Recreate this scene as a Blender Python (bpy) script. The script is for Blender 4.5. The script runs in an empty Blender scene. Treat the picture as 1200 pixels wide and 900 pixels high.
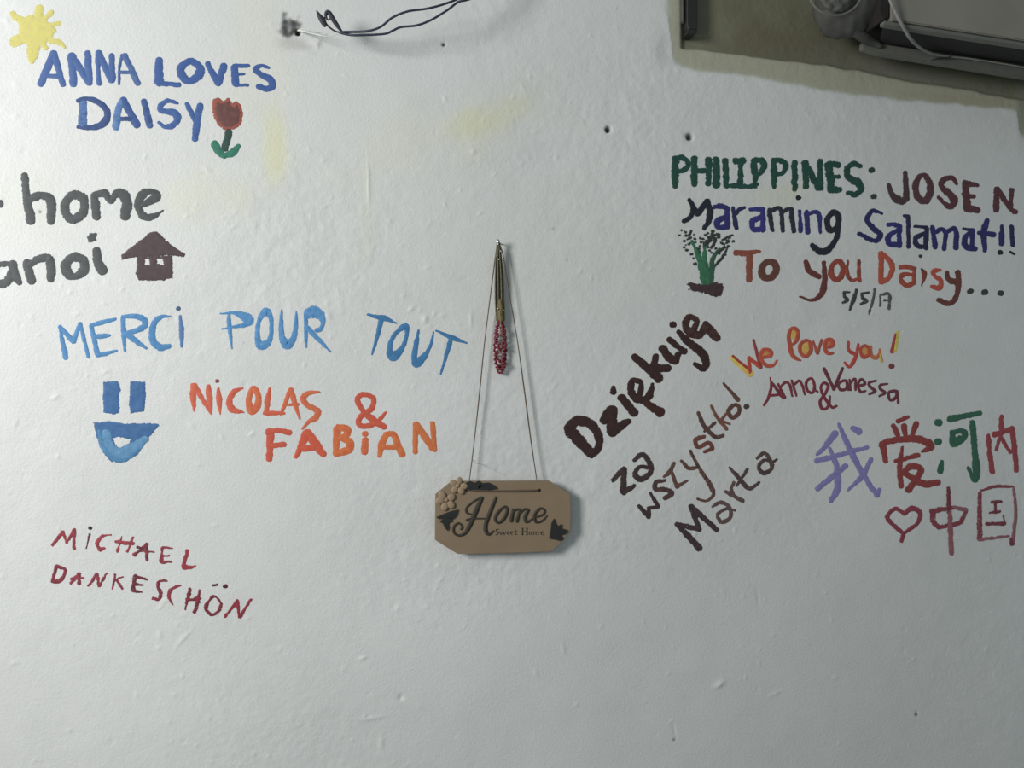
import bpy, bmesh, math, random
import numpy as np
from mathutils import Vector
from mathutils.geometry import delaunay_2d_cdt
C = bpy.context.scene.collection
rng = np.random.default_rng(7); random.seed(7)

# ------------------------------------------------------------------ camera
F = 930.0; YAW = math.radians(10); DIST = 1.25; ZC = 1.55      # focal length in px of the 1200 wide frame
CAM = np.array([-DIST*math.sin(YAW), -DIST*math.cos(YAW), ZC])
cam = bpy.data.objects.new('camera', bpy.data.cameras.new('camera')); C.objects.link(cam)
cam.location = CAM; cam.rotation_euler = (math.pi/2, 0, -YAW)
cam.data.sensor_width = 36; cam.data.lens = 36*F/1200; cam.data.clip_start = .01
bpy.context.scene.camera = cam
# ------------------------------------------------------------------ light
w = bpy.data.worlds.new('world'); bpy.context.scene.world = w; w.use_nodes = True
w.node_tree.nodes['Background'].inputs[0].default_value = (.82, .95, 1.0, 1)
w.node_tree.nodes['Background'].inputs[1].default_value = .17
def area(name, loc, target, size, power, col, sy=None):
    l = bpy.data.lights.new(name, 'AREA'); l.size = size; l.energy = power; l.color = col
    if sy: l.shape = 'RECTANGLE'; l.size_y = sy
    o = bpy.data.objects.new(name, l); C.objects.link(o); o.location = loc
    o.rotation_euler = (Vector(target)-Vector(loc)).to_track_quat('-Z', 'Y').to_euler(); return o
area('window_daylight', (-1.75, -1.25, 2.05), (-.3, 0, 1.5), .5, 26.5, (1, .985, .96), .75)
vs = bpy.context.scene.view_settings
vs.view_transform = 'Standard'; vs.look = 'None'; vs.exposure = 0.33; vs.gamma = 1; vs.use_curve_mapping = False

# ------------------------------------------------------------------ helpers
def P(px, py, d=0.0):
    """where the sight line of a photograph pixel meets the plane d metres in front of the wall"""
    px = np.asarray(px, float); py = np.asarray(py, float)
    u = (px-600)/F; v = (450-py)/F
    dx = u*math.cos(YAW)+math.sin(YAW); dy = -u*math.sin(YAW)+math.cos(YAW)
    t = (-d-CAM[1])/dy
    return CAM[0]+t*dx, CAM[2]+t*v
def to_px(x, z):
    X = x-CAM[0]; Y = -CAM[1]
    u = X*math.cos(YAW)-Y*math.sin(YAW); f = X*math.sin(YAW)+Y*math.cos(YAW)
    return 600+F*u/f, 450-F*(z-CAM[2])/f
def V(px, py, d=0.0):
    x, z = P(px, py, d); return Vector((float(x), -d, float(z)))
def lin(h):
    h = h.lstrip('#'); c = np.array([int(h[i:i+2], 16)/255 for i in (0, 2, 4)])
    return np.where(c <= .04045, c/12.92, ((c+.055)/1.055)**2.4)
def tag(o, label=None, cat=None, group=None, kind=None):
    if label: o['label'] = label
    if cat: o['category'] = cat
    if group: o['group'] = group
    if kind: o['kind'] = kind
    return o
def empty(name, loc, label, cat, group=None):
    o = bpy.data.objects.new(name, None); C.objects.link(o); o.location = loc; o.empty_display_size = .02
    return tag(o, label, cat, group)
def mesh_obj(name, verts, faces, mat, parent=None, smooth=True):
    me = bpy.data.meshes.new(name); me.from_pydata([tuple(map(float, v)) for v in verts], [], faces); me.update()
    if smooth:
        for p in me.polygons: p.use_smooth = True
    me.materials.append(mat)
    o = bpy.data.objects.new(name, me); C.objects.link(o)
    if parent:
        o.parent = parent; o.location = -parent.location
    return o
def bm_obj(name, bm, mat, parent=None, smooth=False):
    bmesh.ops.recalc_face_normals(bm, faces=bm.faces)
    me = bpy.data.meshes.new(name); bm.to_mesh(me); bm.free()
    if smooth:
        for p in me.polygons: p.use_smooth = True
    me.materials.append(mat)
    o = bpy.data.objects.new(name, me); C.objects.link(o)
    if parent:
        o.parent = parent; o.location = -parent.location
    return o
def mat(name, col, rough=.6, metal=0, var=.15, scale=60, bump=0, bscale=300, spec=.5, stretch=(1, 1, 1)):
    m = bpy.data.materials.new(name); m.use_nodes = True; N = m.node_tree.nodes; L = m.node_tree.links
    b = N['Principled BSDF']; c = lin(col)
    b.inputs['Roughness'].default_value = rough; b.inputs['Metallic'].default_value = metal
    b.inputs['Specular IOR Level'].default_value = spec
    tc = N.new('ShaderNodeTexCoord'); mp = N.new('ShaderNodeMapping'); mp.inputs['Scale'].default_value = stretch
    L.new(tc.outputs['Object'], mp.inputs[0])
    n = N.new('ShaderNodeTexNoise'); n.inputs['Scale'].default_value = scale; n.inputs['Detail'].default_value = 5
    L.new(mp.outputs[0], n.inputs['Vector'])
    r = N.new('ShaderNodeValToRGB'); r.color_ramp.elements[0].position = .3; r.color_ramp.elements[1].position = .7
    r.color_ramp.elements[0].color = (*np.clip(c*(1-var), 0, 1), 1); r.color_ramp.elements[1].color = (*np.clip(c*(1+var), 0, 1), 1)
    L.new(n.outputs['Fac'], r.inputs[0]); L.new(r.outputs[0], b.inputs['Base Color'])
    if bump:
        n2 = N.new('ShaderNodeTexNoise'); n2.inputs['Scale'].default_value = bscale; n2.inputs['Detail'].default_value = 4
        L.new(mp.outputs[0], n2.inputs['Vector'])
        bp = N.new('ShaderNodeBump'); bp.inputs['Strength'].default_value = bump; bp.inputs['Distance'].default_value = .001
        L.new(n2.outputs['Fac'], bp.inputs['Height']); L.new(bp.outputs[0], b.inputs['Normal'])
    return m
def crom(pts, step):
    """Catmull-Rom through (x, y, w) rows, resampled about every `step`"""
    p = np.array(pts, float)
    if len(p) < 3: closed = False
    else: closed = np.hypot(*(p[0, :2]-p[-1, :2])) < 1e-6
    if closed: q = np.vstack([p[-2], p, p[1]])
    else: q = np.vstack([2*p[0]-p[1], p, 2*p[-1]-p[-2]])
    out = []
    for i in range(1, len(q)-2):
        n = max(2, int(np.hypot(*(q[i+1, :2]-q[i, :2]))/step))
        t = np.linspace(0, 1, n, endpoint=False)[:, None]
        a, b, c, d = q[i-1], q[i], q[i+1], q[i+2]
        out.append(.5*(2*b+(c-a)*t+(2*a-5*b+4*c-d)*t*t+(3*b-a-3*c+d)*t**3))
    out.append(p[-1:]); r = np.vstack(out)
    for k in range(2, r.shape[1]): r[:, k] = np.maximum(r[:, k], p[:, k].min()*.8)
    return r, closed
def tube(pts, r, sides=8, flat=1.0):
    """tube through 3-D points; r scalar or list; returns verts, faces"""
    p = np.array([list(v) for v in pts], float); n = len(p); r = np.broadcast_to(r, (n,))
    vs_, fs = [], []; up = np.array([0, 1, 0.0])
    for i in range(n):
        t = p[min(i+1, n-1)]-p[max(i-1, 0)]; t = t/(np.linalg.norm(t)+1e-12)
        a = np.cross(t, up)
        if np.linalg.norm(a) < 1e-3: a = np.cross(t, [1, 0, 0])
        a /= np.linalg.norm(a); b = np.cross(t, a)
        for k in range(sides):
            th = 2*math.pi*k/sides
            vs_.append(p[i]+r[i]*(math.cos(th)*a+flat*math.sin(th)*b))
    for i in range(n-1):
        for k in range(sides):
            k2 = (k+1) % sides
            fs.append((i*sides+k, i*sides+k2, (i+1)*sides+k2, (i+1)*sides+k))
    fs.append(tuple(range(sides))[::-1]); fs.append(tuple((n-1)*sides+k for k in range(sides)))
    return vs_, fs
def path3(pts, step=.002):
    """smooth 3-D path through (px, py, d, r_mm) rows"""
    q = [(*V(a, b, d), r/1000) for a, b, d, r in pts]
    p = np.array(q); ext = np.vstack([2*p[0]-p[1], p, 2*p[-1]-p[-2]]); out = []
    for i in range(1, len(ext)-2):
        n = max(2, int(np.linalg.norm(ext[i+1, :3]-ext[i, :3])/step)); t = np.linspace(0, 1, n, endpoint=False)[:, None]
        a, b, c, d = ext[i-1], ext[i], ext[i+1], ext[i+2]
        out.append(.5*(2*b+(c-a)*t+(2*a-5*b+4*c-d)*t*t+(3*b-a-3*c+d)*t**3))
    out.append(p[-1:]); r = np.vstack(out); return r[:, :3], np.maximum(r[:, 3], 1e-5)
def tube_obj(name, pts, m, parent=None, sides=8, step=.002, flat=1.0):
    p, r = path3(pts, step); v, f = tube(p, r, sides, flat); return mesh_obj(name, v, f, m, parent)

# ------------------------------------------------------------------ the wall: one relief surface with its plaster, drill holes and the shallow recess
DX = .002
xf = np.arange(-1.0, 1.10, DX); zf = np.arange(ZC-.74, ZC+.74, DX)
nx, nz = len(xf), len(zf)
XX, ZZ = np.meshgrid(xf, zf)
kx = np.fft.fftfreq(nx)[None, :]; kz = np.fft.fftfreq(nz)[:, None]
def gnoise(s, sz=None):
    sz = sz or s
    n = np.fft.ifft2(np.fft.fft2(rng.standard_normal((nz, nx)))*np.exp(-2*math.pi**2*((kx*s)**2+(kz*sz)**2))).real
    return n/n.std()
def blur(a, s): return np.fft.ifft2(np.fft.fft2(a)*np.exp(-2*math.pi**2*((kx*s)**2+(kz*s)**2))).real
PX, PY = to_px(XX, ZZ)
n1, n3, n8, n30 = gnoise(1.3), gnoise(3.5), gnoise(9), gnoise(36)
rough_zone = np.clip(.55+.45*gnoise(45), 0.1, 1.6)
H = .00009*n1*rough_zone+.00010*n3*rough_zone+.00016*n8+.0008*n30
def blob(px, py, rx, ry, amp, ang=0, sharp=1.0):
    x, z = P(px, py); s = .00135
    i0 = int((x-xf[0])/DX); j0 = int((z-zf[0])/DX); R = int(max(rx, ry)*s*3/DX)+3
    if i0-R < 0 or j0-R < 0 or i0+R >= nx or j0+R >= nz: return
    sl = (slice(j0-R, j0+R), slice(i0-R, i0+R))
    dx = XX[sl]-x; dz = ZZ[sl]-z; c, q = math.cos(ang), math.sin(ang)
    u = (dx*c+dz*q)/(rx*s); v = (-dx*q+dz*c)/(ry*s)
    H[sl] += amp*np.exp(-(u*u+v*v)**sharp)
clusters = [(450, 400, 60, 50), (520, 330, 40, 60), (220, 760, 50, 40), (260, 870, 60, 25), (500, 700, 50, 30), (840, 720, 60, 50), (150, 420, 60, 40), (330, 250, 80, 50), (700, 300, 60, 40), (60, 300, 60, 80), (560, 130, 60, 40), (990, 420, 60, 60), (1130, 780, 70, 60)]
for k in range(520):
    if k % 2: a = (random.uniform(0, 1200), random.uniform(0, 900))
    else:
        q = random.choice(clusters); a = (random.gauss(q[0], q[2]), random.gauss(q[1], q[3]))
    r = random.uniform(1.1, 2.2); blob(*a, r, r*random.uniform(1, 2.4), random.choice([1, 1, 1, -.6])*random.uniform(.0003, .0009), random.uniform(0, 3.1))
for px, py, rx, ry, am, an in [(432, 215, 1.3, 28, .0010, .03), (843, 802, 7, 3.5, .0022, .5), (908, 813, 8, 1.5, .0010, .35), (435, 842, 14, 2, .0010, .1), (425, 771, 4, 2, .0015, .2), (498, 374, 3, 4, .0016, 0), (482, 362, 4, 2, .0014, .5),
        (790, 855, 1.6, 9, -.0009, .25), (470, 817, 3, 3, -.0022, 0), (787, 845, 2.5, 1.5, .001, 0), (552, 375, 1.5, 8, .0010, 0), (380, 242, 3, 1.6, .0012, .5), (555, 178, 3, 3, .0012, 0), (447, 870, 3, 8, .0010, 0), (660, 760, 2, 6, .0010, .3), (888, 700, 2, 12, -.0006, .1),
        (385, 370, 3, 6, .001, .6), (215, 748, 10, 2, .0009, .8), (1075, 836, 2, 2, -.002, 0), (368, 50, 5, 3, .0015, .2), (372, 52, 2.5, 4, .0014, .1), (360, 62, 8, 2, .0008, 0), (610, 172, 40, 9, .0003, .25), (600, 120, 55, 2, .0003, -.05)]:
    blob(px, py, rx, ry, am, an)
tone = np.ones((nz, nx, 3))*np.array([.80, .815, .80]); tone *= (1+.012*n30+.006*n3)[..., None]
def paint(mask, col):
    m = np.clip(mask, 0, 1)[..., None]; tone[:] = tone*(1-m)+np.array(col)*m
def sig(x): return 1/(1+np.exp(-np.clip(x, -30, 30)))
def ell(px, py, rx, ry, ang=0, soft=.35, nz_=.25):
    c, q = math.cos(ang), math.sin(ang); dx = PX-px; dy = PY-py
    return sig((1-np.hypot((dx*c+dy*q)/rx, (-dx*q+dy*c)/ry)+nz_*n8)/soft)
YEL = (.82, .82, .42)
for a in [(322, 170, 14, 42, 0, .2, .1, .5), (300, 60, 28, 130, 0, .3, .2, .12), (575, 140, 50, 14, -.22, .25, .2, .36), (605, 122, 12, 10, 0, .3, .1, .2), (500, 165, 110, 26, -.28, .35, .3, .16), (232, 225, 40, 18, 0, .35, .3, .17), (430, 230, 7, 70, 0, .3, .1, .12),
          (910, 230, 26, 13, -.2, .3, .2, .22), (930, 222, 12, 8, 0, .3, .2, .18), (640, 300, 120, 60, 0, .4, .3, .06), (30, 240, 60, 25, 0, .4, .3, .08)]:
    paint(ell(*a[:7])*a[7], YEL)
# cream margin where the white paint stops, and the darker old paint in the shallow recess behind the appliance
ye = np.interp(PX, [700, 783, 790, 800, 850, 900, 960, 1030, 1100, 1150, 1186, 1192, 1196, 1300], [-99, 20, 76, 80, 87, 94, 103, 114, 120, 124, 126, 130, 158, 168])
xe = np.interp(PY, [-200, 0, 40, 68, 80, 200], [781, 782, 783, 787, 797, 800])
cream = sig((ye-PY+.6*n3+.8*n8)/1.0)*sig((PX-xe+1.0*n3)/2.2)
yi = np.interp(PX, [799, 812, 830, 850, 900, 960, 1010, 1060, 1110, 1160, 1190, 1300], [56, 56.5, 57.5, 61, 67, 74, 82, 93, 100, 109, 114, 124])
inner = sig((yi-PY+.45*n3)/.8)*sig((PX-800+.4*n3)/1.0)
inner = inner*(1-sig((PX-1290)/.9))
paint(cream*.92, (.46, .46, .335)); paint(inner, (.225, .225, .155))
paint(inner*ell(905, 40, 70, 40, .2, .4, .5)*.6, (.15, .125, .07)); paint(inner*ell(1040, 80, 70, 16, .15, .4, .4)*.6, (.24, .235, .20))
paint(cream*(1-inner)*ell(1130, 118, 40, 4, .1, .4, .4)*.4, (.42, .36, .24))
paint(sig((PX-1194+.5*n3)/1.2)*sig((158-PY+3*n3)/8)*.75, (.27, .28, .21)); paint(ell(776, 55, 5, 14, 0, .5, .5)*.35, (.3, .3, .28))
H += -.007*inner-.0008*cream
# soot round the wire hole, dirt marks and the drill holes
s0 = sig((1-np.hypot((PX-339)/10.8, (PY-31)/11.8)+.17*n3+.22*n1)/.13); s0 *= .68+.32*sig((n3+n1+.7)/.4)
paint(s0*.97, (.05, .05, .05)); paint(ell(356, 53, 14, 4, .2, .5, .8)*.35, (.3, .28, .25))
def hole(px, py, r, depth, col, k=1.0):
    m = sig((r-np.hypot(PX-px, PY-py))/.35); H[:] -= depth*m; paint(m*k, col)
hole(713, 151.5, 3.3, .009, (.10, .10, .09)); hole(808.5, 160.5, 3.6, .006, (.09, .085, .07)); hole(349, 37.5, 3.2, .007, (.03, .03, .03))
hole(520, 52, 2.0, .003, (.03, .03, .04)); hole(47, 248, 1.5, .001, (.12, .12, .12)); hole(790, 867, 1.3, .001, (.12, .12, .12)); hole(1075, 838, 1.7, .001, (.1, .1, .1))
paint(ell(804, 159, 3, 3, 0, .4, .4)*.6, (.25, .24, .2)); hole(649, 268, 1.3, .0005, (.35, .35, .33), .6); hole(665, 305, 1.5, .0005, (.4, .4, .38), .5); hole(286, 402, 1.0, .0005, (.3, .3, .3), .6)
def hgt(x, z):
    fx = np.clip((np.asarray(x)-xf[0])/DX, 0, nx-2.001); fz = np.clip((np.asarray(z)-zf[0])/DX, 0, nz-2.001)
    i = fx.astype(int); j = fz.astype(int); a = fx-i; b = fz-j
    return (H[j, i]*(1-a)+H[j, i+1]*a)*(1-b)+(H[j+1, i]*(1-a)+H[j+1, i+1]*a)*b
wm = bpy.data.materials.new('painted_plaster'); wm.use_nodes = True
N = wm.node_tree.nodes; L = wm.node_tree.links; b = N['Principled BSDF']; b.inputs['Roughness'].default_value = .5; b.inputs['Specular IOR Level'].default_value = .35
at = N.new('ShaderNodeAttribute'); at.attribute_name = 'tone'; L.new(at.outputs['Color'], b.inputs['Base Color'])
tc = N.new('ShaderNodeTexCoord'); n = N.new('ShaderNodeTexNoise'); n.inputs['Scale'].default_value = 260; n.inputs['Detail'].default_value = 6; n.inputs['Roughness'].default_value = .6
L.new(tc.outputs['Object'], n.inputs['Vector'])
bp = N.new('ShaderNodeBump'); bp.inputs['Strength'].default_value = .42; bp.inputs['Distance'].default_value = .0014
L.new(n.outputs['Fac'], bp.inputs['Height']); L.new(bp.outputs[0], b.inputs['Normal'])
xs = np.concatenate([[-2.2, -1.4], xf, [1.4, 2.2]]); zs = np.concatenate([[0, .4], zf, [2.5, 2.7]])
Hh = np.pad(H, 2, mode='constant'); Hh[2:-2, 2:-2] = H
Th = np.pad(tone, ((2, 2), (2, 2), (0, 0)), mode='constant', constant_values=.8)
mx, mz = len(xs), len(zs); GX, GZ = np.meshgrid(xs, zs)
co = np.stack([GX, -Hh, GZ], -1).reshape(-1, 3)
idx = np.arange(mx*mz).reshape(mz, mx)
fc = np.stack([idx[:-1, :-1], idx[:-1, 1:], idx[1:, 1:], idx[1:, :-1]], -1).reshape(-1, 4)
me = bpy.data.meshes.new('wall_back'); me.vertices.add(len(co)); me.vertices.foreach_set('co', co.ravel())
me.loops.add(fc.size); me.loops.foreach_set('vertex_index', fc.ravel().astype(np.int32))
me.polygons.add(len(fc)); me.polygons.foreach_set('loop_start', np.arange(0, fc.size, 4, dtype=np.int32)); me.polygons.foreach_set('use_smooth', np.ones(len(fc), bool))
me.update(calc_edges=True)
ca = me.attributes.new('tone', 'FLOAT_COLOR', 'POINT'); ca.data.foreach_set('color', np.concatenate([Th.reshape(-1, 3), np.ones((mx*mz, 1))], 1).ravel().astype(np.float32))
me.materials.append(wm); wo = bpy.data.objects.new('wall_back', me); C.objects.link(wo); tag(wo, kind='structure')
fm = mat('floor_tile', '#8d8a82', .5)
bm = bmesh.new(); bmesh.ops.create_cube(bm, size=1)
for v in bm.verts: v.co = Vector((v.co.x*4.4, v.co.y*2.6-1.29, v.co.z*.1-.05))
tag(bm_obj('floor', bm, fm), kind='structure')  # floor out of view, added for the light it bounces onto the wall

# ------------------------------------------------------------------ brush strokes: every letter is a thin relief of dried paint on the plaster
pm = bpy.data.materials.new('brushed_wall_paint'); pm.use_nodes = True
N = pm.node_tree.nodes; L = pm.node_tree.links; b = N['Principled BSDF']; b.inputs['Roughness'].default_value = .55; b.inputs['Specular IOR Level'].default_value = .3
def attr(nm): a = N.new('ShaderNodeAttribute'); a.attribute_name = nm; return a
def mth(op, a, c, d=None):
    m = N.new('ShaderNodeMath'); m.operation = op
    for i, x in enumerate((a, c, d)):
        if x is None: continue
        if isinstance(x, (int, float)): m.inputs[i].default_value = x
        else: L.new(x, m.inputs[i])
    return m.outputs[0]
ta, tb, ce, dr = attr('tint'), attr('tint_b'), attr('core'), attr('dry')
tc = N.new('ShaderNodeTexCoord')
def noise(sc, det=3): 
    n = N.new('ShaderNodeTexNoise'); n.inputs['Scale'].default_value = sc; n.inputs['Detail'].default_value = det; L.new(tc.outputs['Object'], n.inputs['Vector']); return n.outputs['Fac']
mr = N.new('ShaderNodeMapRange'); mr.inputs[1].default_value = .36; mr.inputs[2].default_value = .64; L.new(noise(150, 4), mr.inputs[0])
mx_ = N.new('ShaderNodeMix'); mx_.data_type = 'RGBA'; L.new(mr.outputs[0], mx_.inputs[0]); L.new(ta.outputs['Color'], mx_.inputs[6]); L.new(tb.outputs['Color'], mx_.inputs[7])
L.new(mx_.outputs[2], b.inputs['Base Color'])
# coverage: full in the middle of a stroke, broken towards its ragged edge and where the brush ran dry
q = mth('MULTIPLY_ADD', ce.outputs['Fac'], .62, mth('MULTIPLY', noise(480, 4), 1.5)); q = mth('SUBTRACT', q, mth('MULTIPLY', dr.outputs['Fac'], 1.15)); q = mth('SUBTRACT', q, .62)
q = mth('MULTIPLY', q, 4.0); cl = N.new('ShaderNodeClamp'); L.new(q, cl.inputs[0]); L.new(cl.outputs[0], b.inputs['Alpha'])
LAYER = [0]
class Ink:
    def __init__(s): s.v, s.f, s.a, s.b, s.c, s.d = [], [], [], [], [], []
    def add(s, v, f, core, ca, cb, dry):
        n = len(s.v); s.v += v; s.f += [tuple(i+n for i in t) for t in f]; s.c += core
        s.a += [ca]*len(v); s.b += [cb]*len(v); s.d += [dry]*len(v)
def on_wall(px, py, off):
    x, z = P(px, py); return np.stack([x, -hgt(x, z)-off, z], -1)
def stroke(ink, pts, closed, ca, cb, dry, wob, surf, thick):
    p = np.array(pts, float); n = len(p)
    if n > 1:
        t = np.gradient(p[:, :2], axis=0)
        if closed: t[0] = t[-1] = p[1, :2]-p[-2, :2]
    else: t = np.array([[1.0, 0]])
    t /= np.hypot(t[:, 0], t[:, 1])[:, None]+1e-9; r = p[:, 2]/2
    c = p[:, :2]
    if not closed:
        th = np.radians([75, 55, 30]); 
        pre_c = np.array([c[0]-t[0]*r[0]*.8*math.sin(a) for a in th]); pre_r = np.array([r[0]*math.cos(a) for a in th])
        post_c = np.array([c[-1]+t[-1]*r[-1]*.8*math.sin(a) for a in th[::-1]]); post_r = np.array([r[-1]*math.cos(a) for a in th[::-1]])
        c = np.vstack([pre_c, c, post_c]); r = np.concatenate([pre_r, r, post_r]); t = np.vstack([[t[0]]*3, t, [t[-1]]*3])
    n = len(c); nn = np.stack([-t[:, 1], t[:, 0]], 1)
    def wn():
        a = rng.standard_normal(n+8); a = np.convolve(a, [.2, .3, .3, .2], 'same')[4:-4]; return a
    rl = r+wob*wn(); rr = r+wob*wn(); rl = np.maximum(rl, r*.5); rr = np.maximum(rr, r*.5)
    if closed: rl[-1] = rl[0]; rr[-1] = rr[0]
    LAYER[0] += 1; base = min(LAYER[0], 60)*.00002
    rows = []; core = []
    for k, h in ((-1, 0), (-.72, .8), (0, 1), (.72, .8), (1, 0)):
        o = np.where(k < 0, rl, rr)[:, None]*k; q = c+nn*o
        rows.append(surf(q[:, 0], q[:, 1], thick*h+.00004+base)); core.append(np.full(n, h*1.0))
    v = np.stack(rows, 1).reshape(-1, 3); core = np.stack(core, 1).ravel()
    if not closed: core[:10] *= .6; core[-10:] *= .6
    f = [(i*5+k, i*5+k+1, i*5+k+6, i*5+k+5) for i in range(n-1) for k in range(4)]
    ink.add([tuple(x) for x in v], f, list(core), ca, cb, dry)
def inside(poly, x, y):
    c = False; j = len(poly)-1
    for i in range(len(poly)):
        if (poly[i][1] > y) != (poly[j][1] > y) and x < (poly[j][0]-poly[i][0])*(y-poly[i][1])/(poly[j][1]-poly[i][1])+poly[i][0]: c = not c
        j = i
    return c
def fill(ink, poly, holes, ca, cb, dry, wob, surf, thick, step=2.0):
    loops = [poly]+holes; pts, edges = [], []
    dense = []
    for lp in loops:
        q = []
        for i in range(len(lp)):
            a, b2 = np.array(lp[i][:2]), np.array(lp[(i+1) % len(lp)][:2]); n = max(1, int(np.hypot(*(b2-a))/1.3))
            for k in range(n): q.append(a+(b2-a)*k/n)
        q = np.array(q); q += wob*.6*rng.standard_normal(q.shape); s = len(pts); pts += [tuple(x) for x in q]; edges += [(s+i, s+(i+1) % len(q)) for i in range(len(q))]; dense.append([tuple(x) for x in q])
    nb = len(pts); x0, y0 = np.min(dense[0], 0); x1, y1 = np.max(dense[0], 0)
    for x in np.arange(x0, x1, step):
        for y in np.arange(y0, y1, step):
            if inside(dense[0], x, y) and not any(inside(h, x, y) for h in dense[1:]) and min((x-p[0])**2+(y-p[1])**2 for p in pts[:nb]) > 1.2: pts.append((x, y))
    r = delaunay_2d_cdt([Vector(p) for p in pts], edges, [], 0, 1e-5)
    vo = np.array([(v.x, v.y) for v in r[0]]); LAYER[0] += 1; base = min(LAYER[0], 60)*.00002; LAYER[0] += 14
    edge_i = set(); 
    for i, o in enumerate(r[3]):
        if any(k < nb for k in o): edge_i.add(i)
    th = np.array([0 if i in edge_i else 1 for i in range(len(vo))], float)
    v = surf(vo[:, 0], vo[:, 1], thick*th+.00004+base); f = []
    for t in r[2]:
        cx, cy = vo[list(t)].mean(0)
        if inside(dense[0], cx, cy) and not any(inside(h, cx, cy) for h in dense[1:]): f.append(tuple(t)[::-1])
    ink.add([tuple(x) for x in v], f, list(.25+.75*th), ca, cb, dry)
def letter(name, spec, fr, cols, parent, dry=.1, wob=.35, surf=on_wall, thick=.00035, material=None, label=None):
    ink = Ink(); ca, cb = cols; x0, y0, s = fr; LAYER[0] = 0; kw, aw = (1.13, .85) if surf is on_wall else (1, 0)
    wob = wob*1.35 if surf is on_wall else wob
    for st in spec.split(';'):
        tk = st.split()
        if not tk: continue
        kind, wd, pts = tk[0], 10, []
        if kind[0] == '#':
            ca = cols_of(kind); cb = ca*.8; continue
        if kind == 'p':
            loops = [[]]
            for a in tk[1:]:
                if a == '/': loops.append([]); continue
                q = a.split(','); loops[-1].append((x0+float(q[0])/s, y0+float(q[1])/s))
            fill(ink, loops[0], loops[1:], ca, cb, dry, wob, surf, thick); continue
        for a in tk[1:]:
            q = [float(k) for k in a.split(',')]
            if len(q) > 2: wd = q[2]
            if kind == 'e': pts.append(q); continue
            pts.append((x0+q[0]/s, y0+q[1]/s, wd/s*kw+aw))
        if kind == 'e':
            for q in pts:
                pl = [(x0+(q[0]+q[2]*math.cos(a))/s, y0+(q[1]+q[3]*math.sin(a))/s) for a in np.linspace(0, 2*math.pi, 14, endpoint=False)]
                fill(ink, pl, [], ca, cb, dry, wob, surf, thick)
        elif kind == 'd':
            for q in pts: stroke(ink, [(q[0]-.15*q[2], q[1], q[2]), (q[0], q[1], q[2]), (q[0]+.15*q[2], q[1], q[2])], False, ca, cb, dry, wob*.6, surf, thick)
        elif kind == 'l':
            for a, b2 in zip(pts[:-1], pts[1:]):
                n = max(3, int(math.hypot(b2[0]-a[0], b2[1]-a[1])/1.2)); t = np.linspace(0, 1, n)[:, None]
                stroke(ink, np.array(a)*(1-t)+np.array(b2)*t, False, ca, cb, dry, wob, surf, thick)
        else:
            r, cl_ = crom(pts, 1.2); stroke(ink, r, cl_, ca, cb, dry, wob, surf, thick)
    o = mesh_obj(name, ink.v, ink.f, material or pm, parent)
    m = o.data
    for nm, dat in (('tint', ink.a), ('tint_b', ink.b)):
        at_ = m.attributes.new(nm, 'FLOAT_COLOR', 'POINT'); at_.data.foreach_set('color', np.concatenate([np.array(dat), np.ones((len(dat), 1))], 1).ravel().astype(np.float32))
    for nm, dat in (('core', ink.c), ('dry', ink.d)):
        at_ = m.attributes.new(nm, 'FLOAT', 'POINT'); at_.data.foreach_set('value', np.array(dat, np.float32))
    if label: o['label'] = label
    return o
WALLREF = [lin('e0e3e2')]
def cols_of(h):
    c = lin(h)/WALLREF[0]*.76; g = c@np.array([.2126, .7152, .0722])
    return np.clip(c*.84+g*.13, .004, .9)
FR = dict(A=(40, 50, 7.827), B=(180, 60, 7.827), TL=(230, 100, 9.47), SU=(0, 0, 9.23), HO=(0, 190, 5.217), M=(50, 350, 6.667), PO=(250, 345, 8), T=(420, 350, 8.57), S=(50, 350, 4.5),
          N=(210, 430, 6.667), F=(300, 440, 5.4545), K=(50, 600, 8.18), L=(160, 630, 8), Q=(780, 170, 5.4545), R=(980, 180, 5.4545), U=(850, 270, 6.316), V=(1000, 280, 6.316), G=(780, 240, 7.5),
          Z=(650, 360, 4.5), Y=(700, 430, 3.913), W=(850, 370, 5.4545), C=(940, 470, 4.615), AV=(890, 435, 12))
def work(name, label, cat, wall, text, dry=.1, wob=.35, group=None):
    """one painted message or drawing: an Empty on the wall at its foot, each letter or painted part a child"""
    WALLREF[0] = lin(wall); fr = FR['A']; ca = cb = None; items = []; xs_, ys_ = [], []; nm = 'letter'; lb = None; dd = dry
    for ln in text.strip().split('\n'):
        ln = ln.strip()
        if not ln: continue
        if ln[0] == '@': fr = FR[ln[1:]]
        elif ln[0] == '=':
            q = ln[1:].split('|'); nm = q[0]; lb = q[1] if len(q) > 1 else None
        elif ln[0] == '~': dd = float(ln[1:])
        elif ln[0] == '#' and ';' not in ln:
            q = ln.split(); ca = cols_of(q[0]); cb = cols_of(q[1]) if len(q) > 1 else ca*.78
        else:
            items.append((nm, ln, fr, (ca, cb), dd, lb))
            for st in ln.split(';'):
                for a in st.split()[1:]:
                    if ',' in a: q = a.split(','); xs_.append(fr[0]+float(q[0])/fr[2]); ys_.append(fr[1]+float(q[1])/fr[2])
    root = empty(name, V((min(xs_)+max(xs_))/2, max(ys_)), label, cat, group)
    for nm, sp, fr, cc, dd, lb in items: letter(nm, sp, fr, cc, root, dd, wob, label=lb)
    return root
WG = 'painted messages on the wall'; DG = 'painted drawings on the wall'
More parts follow.
